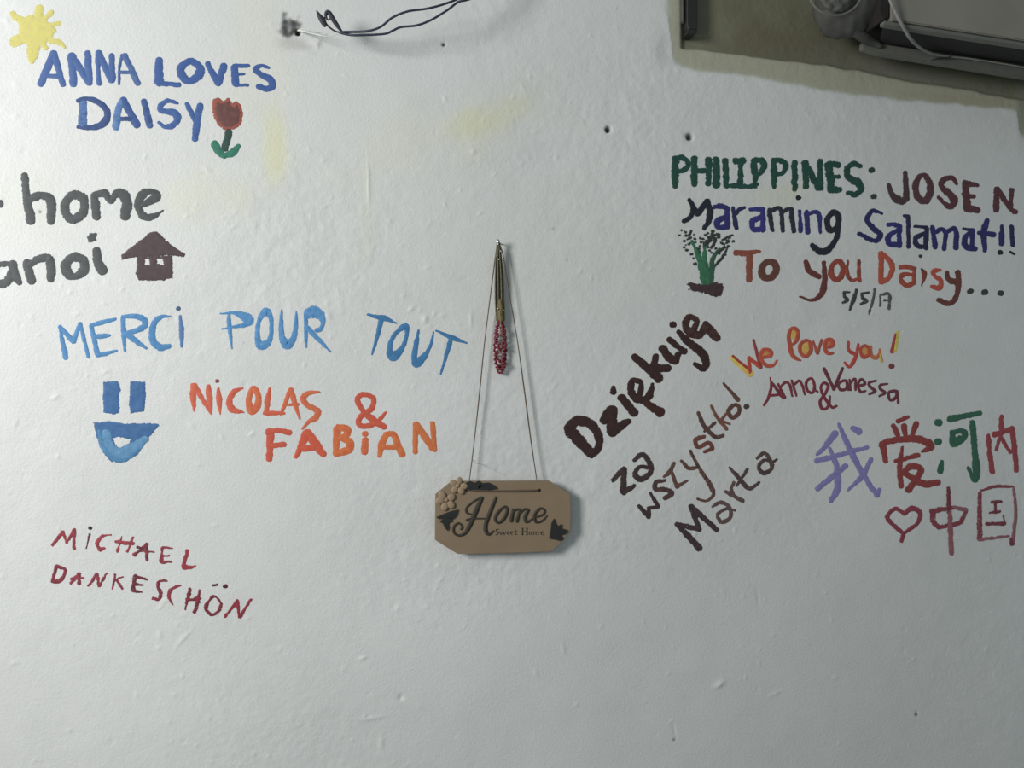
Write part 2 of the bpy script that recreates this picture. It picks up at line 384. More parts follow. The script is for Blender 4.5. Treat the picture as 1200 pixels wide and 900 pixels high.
work('painted_sun', 'pale yellow painted sun with stubby rays in the upper left corner', 'drawing', '#f0f0ee', '''
@SU
#ede27a #f3ea72
=sun_disc
p 240,190 330,165 430,160 500,200 540,260 620,330 590,390 530,430 480,500 430,500 330,500 260,470 215,420 195,350 200,260
=sun_ray
l 410,220,110 425,85,80
l 480,210,50 560,130,45
l 520,275,50 645,255,35
c 540,445,50 640,460,60 695,510,40
l 370,480,150 350,600,120 345,665,60
c 240,420,120 150,455,110
l 290,270,90 130,150,60
l 460,470,70 495,525,45
''', .22, .6, DG)
work('painted_writing', 'blue brush capitals in two lines under the yellow sun, beside the painted tulip', 'writing', '#e6e8e6', '''
@A
#4a6cad #5076b4
l 60,380,55 180,100,60;l 180,100,55 265,385,42;l 105,303,30 215,310,38
l 342,120,60 362,380,58;l 345,120,60 505,370,50;l 490,95,50 507,370,55
c 590,92,50 585,170,40 590,300,30 597,375,46;l 590,95,52 710,345,50;l 712,115,42 712,345,58
#5d7fb8 #4a6aa8
l 808,110,20 780,220,20 778,380,18;l 830,115,45 950,370,50;l 790,272,22 880,270,26
@B
#4468ab #4a70b4
l 48,80,60 48,280,76;l 40,293,42 235,305,32
c 335,90,52 250,145,62 265,230,68 335,270,52 410,220,74 420,140,62 335,90,52
l 490,108,38 590,290,55;l 645,130,55 590,290,60
l 735,145,55 752,295,58;l 735,130,34 870,130,26;l 760,208,26 830,208,20;l 750,306,30 860,308,26
c 1055,148,22 985,130,30 935,160,42 975,205,42 1060,250,55 1090,305,60 1040,343,45 955,320,38
@A
#5f8cc8 #4466a0
l 448,550,60 443,750,72;#42619c;c 400,535,30 480,513,35 580,540,45 650,600,48 672,670,52 630,740,58 540,775,42 400,775,25
#4f79ba #6a97cf
c 800,530,40 762,650,58 750,775,60;#456aac;l 815,520,50 940,755,60;#42639f;l 800,702,34 890,695,34
#4c73b4 #3f5c94
l 1005,535,50 1060,760,52
@B
#4468ab #4d77b8
c 215,475,24 130,450,35 60,500,46 75,545,36 180,560,55 218,612,62 170,680,50 100,690,36 45,650,24
l 300,482,35 375,620,46;l 425,495,55 395,650,58 377,805,48
''', .02, .4, WG)
work('painted_tulip', 'painted tulip with brownish red bloom and green leaves beside the blue capitals', 'drawing', '#e2e4e0', '''
@B
=bloom
#b0604f #a85a4c
p 540,440 590,420 635,455 685,425 720,475 760,455 800,490 820,580 805,670 740,715 650,720 590,680 550,610 532,530;#7f5450;p 575,462 630,478 690,455 715,500 740,515 765,480 795,560 785,655 710,700 640,690 590,630 560,530
=stem
#3f5f57 #365048
l 690,735,52 652,890,60
@TL
=leaf
#3a8f78 #2f7f66
c 200,640,66 240,720,76 305,785,50
c 468,670,42 400,745,72 310,785,50
''', .05, .4, DG)
work('painted_writing', 'dark grey lower-case words home and anoi cut off at the left edge', 'writing', '#e2e4e3', '''
@HO
#5a5e60 #505557
c -50,235,40 2,252,44
c 152,80,36 160,200,42 188,360,50;c 190,222,42 255,203,38 308,235,55 312,362,45
c 440,202,46 400,250,46 402,312,52 440,350,50 500,320,52 515,258,46 498,212,52 440,202,46
l 575,202,44 590,335,46;c 590,195,40 640,190,42 672,240,30;c 680,240,30 708,192,46 755,200,58 775,260,58 762,330,56
c 870,262,30 930,230,45 962,208,42 918,177,34 865,205,46 845,262,44 872,325,40 925,335,34 995,295,8
c 50,622,24 -20,632,40 -55,690,50 -15,740,45 45,730,45 72,670,44;c 75,622,48 90,690,50 122,738,28
l 160,612,40 193,725,52;c 185,622,40 240,592,40 295,588,46 312,650,50 310,715,44
c 450,582,50 402,620,52 412,675,56 460,698,44 512,660,56 510,600,50 450,582,50
c 590,540,46 598,610,48 628,665,56;p 530,455 545,435 590,432 593,448 582,460 592,480 560,492 540,488
''', .08, .55, WG)
work('painted_house', 'dark brown painted house with two tiny windows under the word home', 'drawing', '#dcdfdf', '''
@HO
#5d4c50 #54464a
=roof
p 740,570 745,598 790,590 835,580 1060,572 1125,582 1135,562 1050,510 965,428 930,422 840,490
=house_wall
p 836,575 832,690 850,722 920,727 1000,724 1060,708 1055,572 / 885,593 912,593 916,628 888,630 / 962,592 996,592 1000,632 978,622 962,618
''', .06, .5, DG)
work('painted_writing', 'light blue thin capitals MERCI POUR TOUT in one long line', 'writing', '#d4d8d7', '''
@M
#4f94cc #4688c0
l 130,218,18 180,460,38;l 132,218,24 240,332,40;l 240,332,40 292,195,22;l 292,195,26 358,455,24
l 378,210,28 430,435,36;c 380,208,24 470,185,32 570,158,14;c 410,300,28 470,292,34 525,285,16;c 425,442,26 490,430,28 580,405,10
l 628,150,34 635,290,34 642,408,14;c 625,145,25 720,137,32 795,168,45 790,220,42 720,252,34 640,272,28;c 655,275,38 740,340,34 812,388,12
c 1000,140,10 920,145,30 865,210,44 860,320,46 920,382,46 990,370,32
#5f7fb2 #4f86bc
c 1075,135,14 1085,250,34 1086,375,14;#4d6a92;d 1060,78,26
@PO
#448cc8 #5ea0d4
c 145,190,25 150,300,36 175,510,6;c 65,180,8 200,175,30 290,208,75 335,245,85 290,285,42 190,305,20 80,325,8
c 490,165,70 435,230,38 412,350,40 430,470,62 490,470,66 535,400,36 545,260,36 525,190,46 490,165,70
c 638,145,8 635,260,34 645,400,50 690,470,84 750,410,50 775,280,34 778,160,10
l 868,180,34 868,400,28 870,495,12;c 890,180,90 950,165,100 1010,205,75 1028,270,34 1005,325,38 965,338,34;c 875,310,34 960,395,38 1098,538,8
@T
#3f88c0 #3c7cae
c 92,158,14 180,182,34 260,195,48 320,220,28 380,247,6;c 232,205,46 195,360,36 137,560,10
c 470,280,62 390,330,34 328,430,40 315,540,56 350,580,86 420,525,56 468,430,34 485,330,34 470,280,62
c 605,315,12 580,450,44 562,590,50 585,650,76 640,600,66 700,520,32 735,430,26 755,335,10
c 780,320,10 880,365,30 950,395,42 1088,448,8;c 930,400,40 885,560,32 825,758,14
''', .1, .3, WG)
work('painted_smiley', 'blue painted smiling face with two block eyes and an open mouth', 'drawing', '#d2d6d8', '''
@S
=eye
#3f74ae #3a6aa2
p 320,435 358,437 395,435 412,470 404,520 408,600 380,612 320,600 318,520
p 462,437 500,436 540,437 545,510 535,595 500,600 465,608 455,560
=mouth
p 265,650 300,652 350,645 430,660 520,655 605,660 615,668 560,735 500,825 440,858 410,862 360,858 320,815 280,720 / 372,735 400,730 465,742 458,758 410,788 385,775;#5e9ccb;c 335,710,44 335,765,62 395,822,68 470,795,60 545,738,26;#4f8fc2;c 300,700,20 320,770,24 370,835,26 430,845,26 500,800,20
''', .06, .5, DG)
work('painted_writing', 'orange red capitals with a large ampersand below the light blue line', 'writing', '#c6cccb', '''
@N
#c8584a #d0683f
c 108,142,34 110,240,42 117,345,8;l 118,145,40 240,350,22;c 228,150,28 237,240,42 250,368,8
c 305,168,16 312,260,38 322,368,8;#8a4a48;d 297,110,22
#cf6440 #c4523e
c 495,165,10 430,195,34 393,260,40 415,330,46 505,355,8
#d2713c #cb5f3a
c 575,168,34 545,240,36 552,320,44 570,360,28 608,310,48 620,240,38 600,185,38 575,168,34
#cf6240 #c85a3c
c 707,168,16 690,260,36 680,350,30;c 665,362,26 740,360,30 820,360,16
#cc6a3e #d0643c
c 868,178,28 825,290,26 790,378,12;c 870,178,36 905,290,32 942,408,8;l 815,298,18 935,290,12
#cf7040 #c9623c
c 1098,197,8 1010,205,28 965,250,36 1010,305,36 1080,345,42 1065,395,42 1010,430,26 960,487,6
@F
#c2523c #cc5a3e
c 832,235,10 770,300,28 700,325,28 655,310,30 670,262,30 735,215,30 752,150,28 690,120,26 648,150,32 672,210,28 730,270,38 820,330,32
l 93,370,42 85,535,34;c 75,365,36 130,352,26 215,365,30;l 100,450,28 180,440,28
#cf5b36 #c9523a
l 325,370,52 255,520,22;l 330,370,52 430,505,36;l 305,465,38 365,462,30
#d4742f #cb5f38
l 520,340,46 510,500,32;c 520,332,34 580,342,40 578,380,34 540,400,30;c 545,400,30 600,430,42 590,475,42 510,502,34
#cc6238 #d07038
l 698,412,38 695,490,38;d 697,373,30
#d4762f #cc6636
c 830,378,32 805,440,38 790,515,20;c 830,375,26 880,378,32 905,440,36 935,505,38;l 820,458,28 890,458,26
#d0783a #cc6a34
l 1018,308,26 1018,490,28;l 1022,312,38 1130,462,38;l 1128,305,28 1140,475,28
''', .05, .35, WG)
work('painted_writing', 'small brick red capitals in two slanting lines, lower one reading DANKESCHÖN', 'writing', '#ccd0d2', '''
@K
#a8404a #8a3440
l 98,320,24 192,188,24;l 192,188,24 228,295,20;l 228,295,20 305,168,26;l 305,168,28 300,350,26
#4c2f38 #7a3a44
l 448,215,16 420,345,14;#3f3035;d 455,152,28
#b0424c #8a3a44
c 652,220,12 570,235,24 518,298,32 545,355,32 592,350,20
l 755,240,16 715,380,22;l 700,285,26 865,305,34;l 862,245,20 812,380,20
#a03c48 #5e2f3a
l 1000,310,26 875,415,22;l 992,308,30 1000,462,28;l 930,375,22 1064,383,12;l 905,335,18 965,355,22
@L
#a33e4a #7c323e
l 240,100,26 230,230,24;l 245,92,24 332,100,14;l 245,172,20 302,168,12;l 230,232,24 328,230,12
#a93a48 #9a3644
l 475,125,36 455,200,28 440,280,32;c 440,282,32 500,278,36 552,266,12
@K
#953846 #7a3240
l 130,525,32 92,665,34;c 130,520,28 210,548,32 203,610,32 160,662,36 95,665,34
#a03a4c #7e3642
l 345,592,30 270,682,24;l 345,592,36 352,688,30;l 278,638,26 392,633,16
l 520,592,22 440,705,22;l 522,595,26 540,708,24;l 612,588,16 545,705,26
l 692,600,20 668,735,14;l 768,618,12 690,655,18;l 700,650,24 765,735,12
#7a2e3c #68303c
l 885,622,28 865,745,36;c 885,612,30 940,625,26 1002,645,10;l 885,690,26 962,702,10;c 870,752,36 910,760,26 957,766,8
@L
#7e3040 #8e3846
c 283,405,16 215,408,26 200,455,26 228,510,30 212,575,28 152,568,18
#a0404c #8c3a48
c 412,445,8 345,470,22 305,540,28 342,627,8
#8e3442 #74303c
l 500,482,32 475,580,28 460,670,18;l 480,585,22 600,568,22;l 595,495,22 575,600,30 545,700,22
c 730,548,20 675,600,28 650,668,28 700,720,20 770,690,30 788,610,24 730,548,20;#5e2c38;l 722,448,20 752,442,26;d 832,455,34
#a03444 #8a3444
l 945,592,28 830,740,22;l 945,592,32 965,745,22;l 1075,580,16 970,740,30
''', .26, .7, WG)
work('painted_writing', 'dark green capitals PHILIPPINES with a colon in the top right line', 'writing', '#a2a4a2', '''
@Q
#1d4238 #183a32
l 62,92,44 58,262,38;c 55,82,32 120,82,38 143,115,38 130,153,34 80,172,30
l 182,84,36 183,250,40;l 200,165,28 275,165,28;l 275,92,36 272,248,34
l 322,92,42 325,258,44
l 382,98,34 390,262,34;l 385,262,32 448,260,30
l 445,100,36 500,98,38;l 480,110,32 480,265,32;l 465,266,26 545,266,26
l 565,100,36 572,262,32;c 560,95,28 620,102,36 630,145,38 590,188,30;l 550,262,26 585,250,24
l 692,98,36 693,270,28;c 690,95,30 750,107,34 765,140,36 740,182,30 700,188,26
l 822,108,32 825,282,36
l 890,115,40 897,268,32;l 890,118,40 975,272,46;l 985,102,32 988,280,30
l 1040,125,40 1058,285,48;l 1040,122,36 1105,128,28;l 1050,205,32 1105,205,28;l 1050,288,40 1110,288,34
@R
c 152,82,28 110,65,30 67,100,34 75,150,40 138,190,48 153,230,42 120,262,30 70,253,26
#2a3c38
d 225,107,32;d 238,275,30
''', .2, .75, WG)
work('painted_writing', 'short maroon brown capitals ending in N with a full stop, right of PHILIPPINES', 'writing', '#989996', '''
@R
#40302f #382a2b
l 440,122,28 448,290,38;c 335,200,24 355,260,34 410,303,44 448,288,40
#40292c #4a2f32
c 550,138,30 510,190,36 515,268,40 565,303,36 600,250,42 590,172,40 550,138,30
#4c2c30 #42292c
c 765,192,24 740,157,26 690,167,34 672,207,34 720,258,40 752,300,44 720,338,34 650,278,18
l 820,190,38 835,355,46;l 820,188,36 900,205,24;l 830,275,30 878,275,22;l 830,350,42 900,362,38
l 1025,228,34 1018,360,38;l 1028,228,34 1118,362,28;l 1118,232,28 1115,345,22;d 1138,372,30
''', .18, .55, WG)
work('painted_writing', 'navy and black mixed-case words Maraming Salamat!! under the green capitals', 'writing', '#9ea19e', '''
@Q
#22252e #1d2029
c 115,487,28 160,460,24 175,405,30 150,350,20;l 150,350,24 205,440,34;l 205,440,32 265,360,34;c 265,358,34 285,430,36 272,495,32 245,533,20
#25264e #2b2c60
c 312,393,24 360,392,28 395,405,28;l 395,405,28 393,520,32;c 385,458,26 332,488,36 338,525,34 395,522,32
#23243c #26284c
l 432,402,22 452,530,26;c 450,440,18 470,412,26 505,400,16
#2c2d6c #2a2b5c
c 540,412,22 590,410,26 622,412,26;l 618,410,28 622,540,32;c 610,462,28 555,488,32 560,535,28 620,540,30
#24242f #2a2a36
l 662,415,28 682,545,24;c 670,422,22 720,400,24 740,430,22;l 740,420,24 748,548,26;c 745,432,20 772,412,22 800,408,22;l 800,410,28 818,553,24
#28284c #2e2e70
l 855,420,16 862,550,26;#222228;d 848,338,26
#2c2c66 #2a2a50
l 900,428,30 907,558,30;c 905,445,24 955,428,22 980,455,24 985,560,18
#24242e #20202a
c 1070,430,32 1032,480,30 1050,545,36 1095,520,28 1102,460,34 1070,430,32;c 1102,465,32 1092,590,30 1040,668,36 990,680,38 935,642,32
@R
#23233e #262654
c 290,385,14 230,368,24 193,420,28 230,475,30 280,520,32 240,558,26 142,512,24
#2b2b68 #262650
c 328,455,20 370,455,24 408,468,24;l 400,468,28 402,590,32;c 390,492,24 332,530,32 338,578,30 400,583,30
#25252f #27274e
l 430,398,14 460,402,20;l 458,402,22 460,598,22
#26264a #22222c
l 500,465,18 575,472,20;l 575,480,26 572,605,28;c 560,510,22 507,540,28 520,588,30 570,598,28
#252548 #2a2a60
l 612,470,26 630,600,28;c 630,502,24 672,482,24 697,505,24;l 697,500,26 685,612,24;c 700,502,24 750,482,28 765,520,30;l 765,520,30 760,605,28
l 808,480,16 872,492,20;c 870,500,22 822,530,30 822,595,36 880,610,36;l 865,495,26 860,605,28
c 960,428,28 938,500,40 945,622,26;l 905,508,22 1000,518,34
l 1055,462,16 1052,520,34 1048,578,34;#25252c;d 1042,633,26;#28284c;l 1115,465,22 1125,585,28;#25252c;l 1108,630,16 1132,643,14
''', .16, .45, WG)
work('painted_plant', 'painted green plant with dark speckled flowers on brown soil', 'drawing', '#a0a5a2', '''
@G
=soil
#33282a #3d2e30
p 170,690 230,680 300,690 420,680 510,690 515,740 490,800 440,815 380,785 300,770 195,750 210,715
=stem
#23573c #2a6244
c 340,685,44 318,560,46 282,430,32 238,325,18
c 370,685,48 352,560,50 345,450,32 350,370,22
#2c5240 #264a38
c 405,680,36 405,560,44 428,450,32 478,390,20
~0.3
=flower
#28352f #2b3030
c 440,535,20 490,475,22 520,420,16 552,360,12
c 345,355,36 395,300,34 412,240,30;c 400,380,22 432,330,26 420,270,22
l 455,410,34 520,375,26;l 500,305,24 588,268,18
d 140,225,14;d 120,268,18;d 175,240,19;d 182,268,23;l 205,268,18 228,228,13;d 215,290,25;d 165,318,20;d 162,375,17;d 188,398,23;d 205,345,20;d 228,435,22;d 245,470,15;d 258,518,29;d 255,300,19
d 305,295,19;d 312,328,19;d 350,265,20;d 415,235,27;d 460,262,31;d 465,285,23;d 490,335,20;d 545,318,29;d 593,325,18;d 555,362,18;d 290,385,23;d 250,262,12
d 198,300,18;d 232,318,16;d 262,330,14;d 330,300,20;d 338,335,18;d 372,250,18;d 378,285,22;d 395,310,20;d 360,320,20;d 430,262,16;d 420,345,18;d 440,385,18;d 470,430,18;d 300,410,14
d 510,345,20;d 535,335,18;d 560,290,18;d 525,440,14;d 462,500,16;d 385,400,16;d 372,372,18;d 212,332,12;d 178,352,10;d 300,360,14;d 405,420,16
''', .12, .8, DG)
work('painted_writing', 'reddish brown lower line beginning To you, ending in three dots', 'writing', '#9a9f9c', '''
@U
#74402f #6a3a2c
c 75,166,34 160,166,36 255,156,20;l 178,190,46 178,365,42
#58382c #4a3028
c 320,232,40 272,275,46 278,335,48 330,352,42 372,310,46 368,250,46 320,232,40
#5a2f2a #4e2c28
c 595,232,32 622,300,40 695,342,36;c 727,235,20 735,350,36 715,465,38 640,517,18 550,490,8
#7c3a2a #6c3428
c 825,228,30 785,272,34 787,335,42 830,368,30 868,310,36 860,242,34 825,228,30
#8a3c2c #5c3228
c 905,225,12 900,310,22 930,370,24 980,358,22;l 985,222,20 992,372,26
@V
#94422e #86402e
l 203,108,36 205,320,34;c 205,108,32 265,160,34 288,220,36 262,288,32 210,318,32
#8c3e2c #74382c
c 345,210,24 400,208,28 455,222,22;c 440,262,22 362,268,30 352,310,32 400,343,30 447,325,30;l 450,218,20 448,330,26
#7c3a2c #3a2a28
c 505,222,14 525,262,34 503,348,6;#37302e;d 495,128,18
#96422e #8c3e2e
c 640,228,14 592,242,28 605,280,28 648,312,30 635,362,34 578,352,22
#5c342c #4c2e2a
c 690,248,28 702,300,36 762,322,36;c 770,245,34 775,340,38 760,425,32 710,478,34 625,452,26
=dot
#333433 #303332
l 855,390,34 872,386,32
d 968,395,38
d 1085,402,36
''', .12, .4, WG)
work('painted_writing', 'small dark grey date 5/5/17 under the reddish brown line', 'writing', '#9a9f9c', '''
@U
#2e3131 #383c3b
l 878,458,20 918,456,14;c 878,460,18 882,492,22 905,512,28 868,537,14
c 972,440,22 950,510,32 920,590,14
l 1010,468,18 1058,462,16;c 1008,468,20 1018,500,22 1045,525,28 1000,545,16
#484c4b #3d4140
c 1105,435,14 1090,520,18 1060,620,10
@V
l 197,410,14 197,498,12
c 212,412,16 265,412,22 262,515,24;l 225,455,16 262,455,14
''', .3, .4, WG)
work('painted_writing', 'thick dark brown slanting word Dziękuję climbing towards the right', 'writing', '#a4adaa', '''
@Z
#2e2120 #362624
l 80,652,56 190,768,48;c 70,642,44 118,600,46 188,617,44 233,688,38 223,750,34 192,775,40
c 258,598,42 280,565,46 302,540,44;l 302,540,48 300,655,48;l 300,660,50 388,600,30
l 350,475,36 420,558,40;l 310,422,18 310,448,30
c 440,480,24 452,440,28 452,398,24 412,388,28 400,435,34 425,478,36 470,490,34 502,458,34 515,405,14;#3c2622;c 485,508,32 520,532,38 558,555,44
l 420,260,32 550,375,46;l 535,258,30 515,340,40;l 530,322,38 600,320,34
l 568,215,36 600,262,40 640,283,38;l 605,170,28 685,235,30;l 635,285,34 655,245,28
c 655,128,22 700,178,36 768,232,38 800,288,38 782,322,32 738,298,16;d 625,92,28
#332320 #42302a
c 735,118,28 752,70,26 712,52,28 692,90,36 720,138,38 768,142,36 802,88,32;c 800,92,36 828,130,44 860,162,38
''', .08, .45, WG)
work('painted_writing', 'thin dark brown slanting words za wszystko! below the thick slanting word', 'writing', '#9fa8a5', '''
@Y
#33292a #3b302e
c 72,520,20 98,488,22 122,468,24;l 122,470,26 118,572,26;l 118,575,24 168,545,18
c 168,428,16 205,402,22 240,445,24 242,485,22 200,515,24 172,492,22 192,458,16 235,462,14
l 190,638,16 235,688,20;l 235,688,18 235,645,14;l 235,648,14 278,640,16;l 278,640,18 243,578,12
#3a2f2e #4c3a36
c 308,520,14 270,528,20 265,560,18 312,562,20 342,580,22 308,602,18
#5a4238 #4c3830
c 305,505,10 330,482,18 352,440,12;l 340,482,14 365,550,16;l 365,550,16 412,522,10
#3a302e #604438
c 385,430,12 420,465,16 458,460,12;c 425,385,12 470,468,14 525,552,20 532,590,14 500,615,10 460,605,8
#643c30 #5a382e
c 490,320,16 450,335,18 462,368,16 508,348,16 528,372,18 492,390,14
#3d3330 #584038
c 462,210,14 490,270,18 540,320,18 578,315,14;l 492,295,12 540,255,12
#5e4034 #6c463a
c 522,178,10 550,230,14 595,285,14;l 592,215,10 565,250,16;l 570,248,12 608,262,10
#4a352e #5a3e34
c 625,177,16 602,205,16 620,233,16 650,212,18 650,182,16 625,177,16
c 580,75,10 615,115,14 645,150,22;#3d3a38;d 685,182,20
''', .2, .3, WG)
work('painted_writing', 'dark brown slanting signature, the lowest slanting line of that message', 'writing', '#9aa3a0', '''
@Y
#30282a #3a3030
l 365,720,20 470,832,30;l 365,722,22 470,745,22;l 470,745,20 430,640,24;l 430,640,24 550,748,22
#44383a #54443f
c 605,645,12 555,675,14 572,712,16 612,690,16 608,645,16 568,622,16 530,642,10;l 605,652,12 634,660,8
l 590,572,14 668,615,18;c 628,592,14 615,560,14 628,530,14
#3a302f #4a3e3a
c 608,462,10 660,520,20 700,558,18 745,530,10;l 640,545,12 690,470,12
c 735,420,12 770,396,16 800,440,18 798,470,16 765,488,18 742,458,16 768,428,12 798,436,12;l 800,442,14 826,425,10
''', .22, .3, WG)
work('painted_writing', 'orange and yellow words We love you! above the crimson names', 'writing', '#979b99', '''
@W
#b88a34 #c09840
l 45,268,26 110,325,32 165,372,36;#8a3424;l 48,258,12 150,345,18;#9a3c28;l 158,360,22 152,268,16;l 152,268,18 225,328,22;#7e3430;l 228,330,20 183,155,12
#b07034
e 258,243,32,26;#9c4430;c 225,268,14 290,255,18 290,222,16 245,218,18 225,265,20 262,315,20 310,315,16 330,285,8
#b88c3c
e 437,115,20,38;#96422c;c 412,200,10 455,160,18 463,100,18 432,78,16 408,120,20 415,200,22 435,258,22 480,285,10
#b88a38
e 513,210,32,44;#96422e;c 515,158,16 478,190,18 485,240,18 518,260,18 546,222,20 540,172,18 515,158,16
#8c4434
l 560,165,12 590,240,18;l 590,240,16 615,155,14
#b0603a
e 660,178,22,18;#9a402e;c 640,205,14 685,192,18 680,155,18 645,158,18 635,205,18 655,240,20 688,240,10
#9a3a30
c 785,168,14 790,222,18 828,245,18;c 850,182,12 830,270,20 795,325,16 762,298,10
#b07838
e 888,228,28,30;#98402c;c 885,190,14 862,222,16 880,264,16 915,248,16 916,208,14 885,190,14
#a05a34
c 930,195,12 935,255,18 965,268,20 985,240,14;l 985,215,10 1000,290,14;#b89438;l 990,250,10 1000,292,16
#c0a03c
l 1100,108,22 1082,220,26;#8c3430;l 1088,120,14 1065,230,22;#6c3434;d 1062,322,28
''', .06, .25, WG)
work('painted_writing', 'thin crimson line of two names joined by a low ampersand', 'writing', '#949896', '''
@W
#662730 #5a2630
@AV
c 155,90,14 168,220,28 130,370,30 68,480,24;l 170,150,26 300,330,40;l 300,330,44 355,370,46;l 150,345,24 265,328,30
l 265,180,26 355,370,34;c 300,225,24 370,155,28 430,195,28 468,350,20
l 455,130,26 525,345,24;c 495,190,24 560,130,28 600,190,30 645,330,18
c 720,100,28 660,160,32 680,270,32 740,305,30 778,250,30 762,140,30 720,100,28;c 765,240,24 790,270,26 825,292,16
c 1088,490,24 1020,505,30 910,360,32 865,230,32 910,165,30 968,210,32 930,310,32 858,420,34 880,520,38 940,528,34 985,460,28 995,350,18
@W
#50282e #5c2a34
l 632,338,18 695,470,18;l 695,470,16 750,335,14
c 772,415,12 727,430,14 735,472,14 775,465,14 772,415,12;l 775,415,12 788,475,10
l 795,408,10 800,475,12;c 800,432,12 828,405,14 832,475,10
c 850,450,12 892,436,14 870,405,12 847,440,14 865,487,14 896,480,10
c 962,415,10 917,430,14 928,458,14 957,482,16 918,502,10
c 1037,435,8 990,445,14 992,470,14 1022,492,14 983,514,10
c 1085,480,14 1045,492,16 1052,540,16 1090,522,16 1097,480,12;l 1100,485,12 1104,560,12
''', .1, .22, WG)
work('painted_writing', 'upper row of four large Chinese characters in purple, red, green and red', 'writing', '#8f9290', '''
@C
=character|purple character
#5b5780 #625e88
c 180,175,34 130,240,24 82,290,14;l 80,325,26 350,250,20;c 150,255,16 185,350,26 192,470,32 155,540,22;l 85,475,26 235,350,26;c 198,125,16 270,285,28 330,400,26 400,508,24;l 400,508,26 415,478,20;c 370,312,18 325,400,24 248,482,12;l 272,145,22 308,165,34
=character|red character
#6e2f2c #642b29
l 515,110,22 570,85,18;l 490,132,24 515,180,26;l 548,132,26 555,180,24;l 615,120,26 595,180,24;c 425,232,26 480,215,30 600,203,34 690,232,36 685,255,30 645,272,12;l 430,238,34 450,325,24;c 540,248,12 525,350,26 530,460,26;l 500,325,18 625,292,22;c 545,382,26 590,352,30 640,370,32 622,412,30 570,480,34;c 545,385,26 600,420,30 660,448,34 735,440,28
=character|green character
#23473a #244d38
d 735,117,34;d 732,220,32;c 755,325,14 745,380,32;l 795,98,32 960,65,22;c 805,170,24 868,162,28 872,198,30 815,232,30 808,178,28;l 850,195,20 830,210,20;c 918,115,28 930,250,30 942,380,40 935,425,34;l 930,425,24 895,358,10
=character|red character
#6e2e31 #743236
l 1005,185,20 1012,280,24 1030,385,24;l 1035,182,26 1135,150,24;c 1130,145,24 1145,250,26 1157,375,24;l 1075,82,20 1075,170,24;l 1075,170,20 1048,265,12;l 1070,190,18 1122,278,16
''', .14, .4, WG)
work('painted_heart', 'dark red outlined heart left of the lower characters', 'drawing', '#8b8d8b', '''
@C
=heart_outline
#5e2830 #6a2c36
c 545,605,18 498,582,18 457,625,22 490,670,20 545,715,20;c 545,610,16 590,580,24 635,605,24 620,660,20 545,715,16;l 545,715,18 535,755,22
''', .22, .35, DG)
work('painted_writing', 'lower pair of dark red Chinese characters beside the heart', 'writing', '#888a88', '''
@C
=character
#5a2830 #652c34
c 702,592,30 710,650,30 735,680,22;l 698,595,28 760,585,24 830,575,16;l 735,682,22 830,666,22;c 888,592,22 862,650,24 820,670,20;#6e464c;l 820,572,16 888,590,22;#5a2830;l 790,470,20 795,600,26;#6e4248;l 798,600,24 808,825,26
l 962,500,20 962,745,32;c 968,485,10 1040,463,16 1135,462,14;#6a444a;c 1142,465,14 1155,600,16 1140,770,20;l 965,750,20 1120,730,10;#5a2830;l 1130,745,16 1135,772,26;l 1025,548,14 1075,545,16;l 1046,550,14 1046,605,14;l 1015,606,10 1070,598,14;l 1000,665,20 1095,662,20;l 1088,620,8 1094,650,8
''', .32, .4, WG)
# ------------------------------------------------------------------ nail
steel = mat('nail_steel', '#a8a9a6', .35, .9)
nail_d = .0150
root = empty('nail', V(585, 287), 'steel nail that the wooden sign and the bead strings hang from', 'nail')
a, b_ = V(588, 287, -.004), V(583.5, 283, nail_d)
v, f = tube([a, b_], .0011, 10); mesh_obj('shank', v, f, steel, root)
dirn = (b_-a).normalized()
v, f = tube([b_-dirn*.0002, b_+dirn*.0012, b_+dirn*.0016], [.0030, .0032, .0020], 12); mesh_obj('nail_head', v, f, steel, root)
# ------------------------------------------------------------------ hanging sign
mdf = mat('brown_board', '#96826a', .75, var=.06, scale=25, bump=.2, bscale=700)
mdf_edge = mat('burnt_board_edge', '#4c3d30', .8)
flower_m = mat('pale_wood_flower', '#a58f74', .7, var=.08)
char_m = mat('charcoal_cut_wood', '#2c2d2e', .8, var=.25, scale=200)
letter_m = mat('dark_brown_letters', '#403b33', .7, var=.15, scale=150)
twine = mat('brown_twine', '#66594a', .9, var=.35, scale=900, bump=.6, bscale=1500)
SD0, SD1 = .0125, .0175
sign = empty('hanging_sign', V(590, 648, SD0), 'brown wooden plaque with clipped corners reading Home Sweet Home', 'sign')
def prism(name, pts, d0, d1, m, parent, bev=0.0006):
    bm = bmesh.new(); vs_ = [bm.verts.new(V(x, y, d0)) for x, y in pts]; fc_ = bm.faces.new(vs_)
    r = bmesh.ops.extrude_face_region(bm, geom=[fc_]); dd = Vector((0, -(d1-d0), 0))
    for e in r['geom']:
        if isinstance(e, bmesh.types.BMVert): e.co += dd
    if bev: bmesh.ops.bevel(bm, geom=[e for e in bm.edges], offset=bev, segments=1, affect='EDGES', clamp_overlap=True)
    return bm_obj(name, bm, m, parent)
outl = [(510, 579), (518, 572.5), (526, 566), (530, 563.5), (643, 563), (655, 570.5), (667.5, 579), (668, 600), (667.5, 622), (656, 635.5), (645, 645.5), (590, 647.5), (536, 648.5), (523, 640.5), (509.5, 632)]
bd = prism('board', outl, SD0, SD1, mdf, sign, .0005)
bd.data.materials.append(mdf_edge)
for p in bd.data.polygons:
    if abs(p.normal.y) < .3: p.material_index = 1
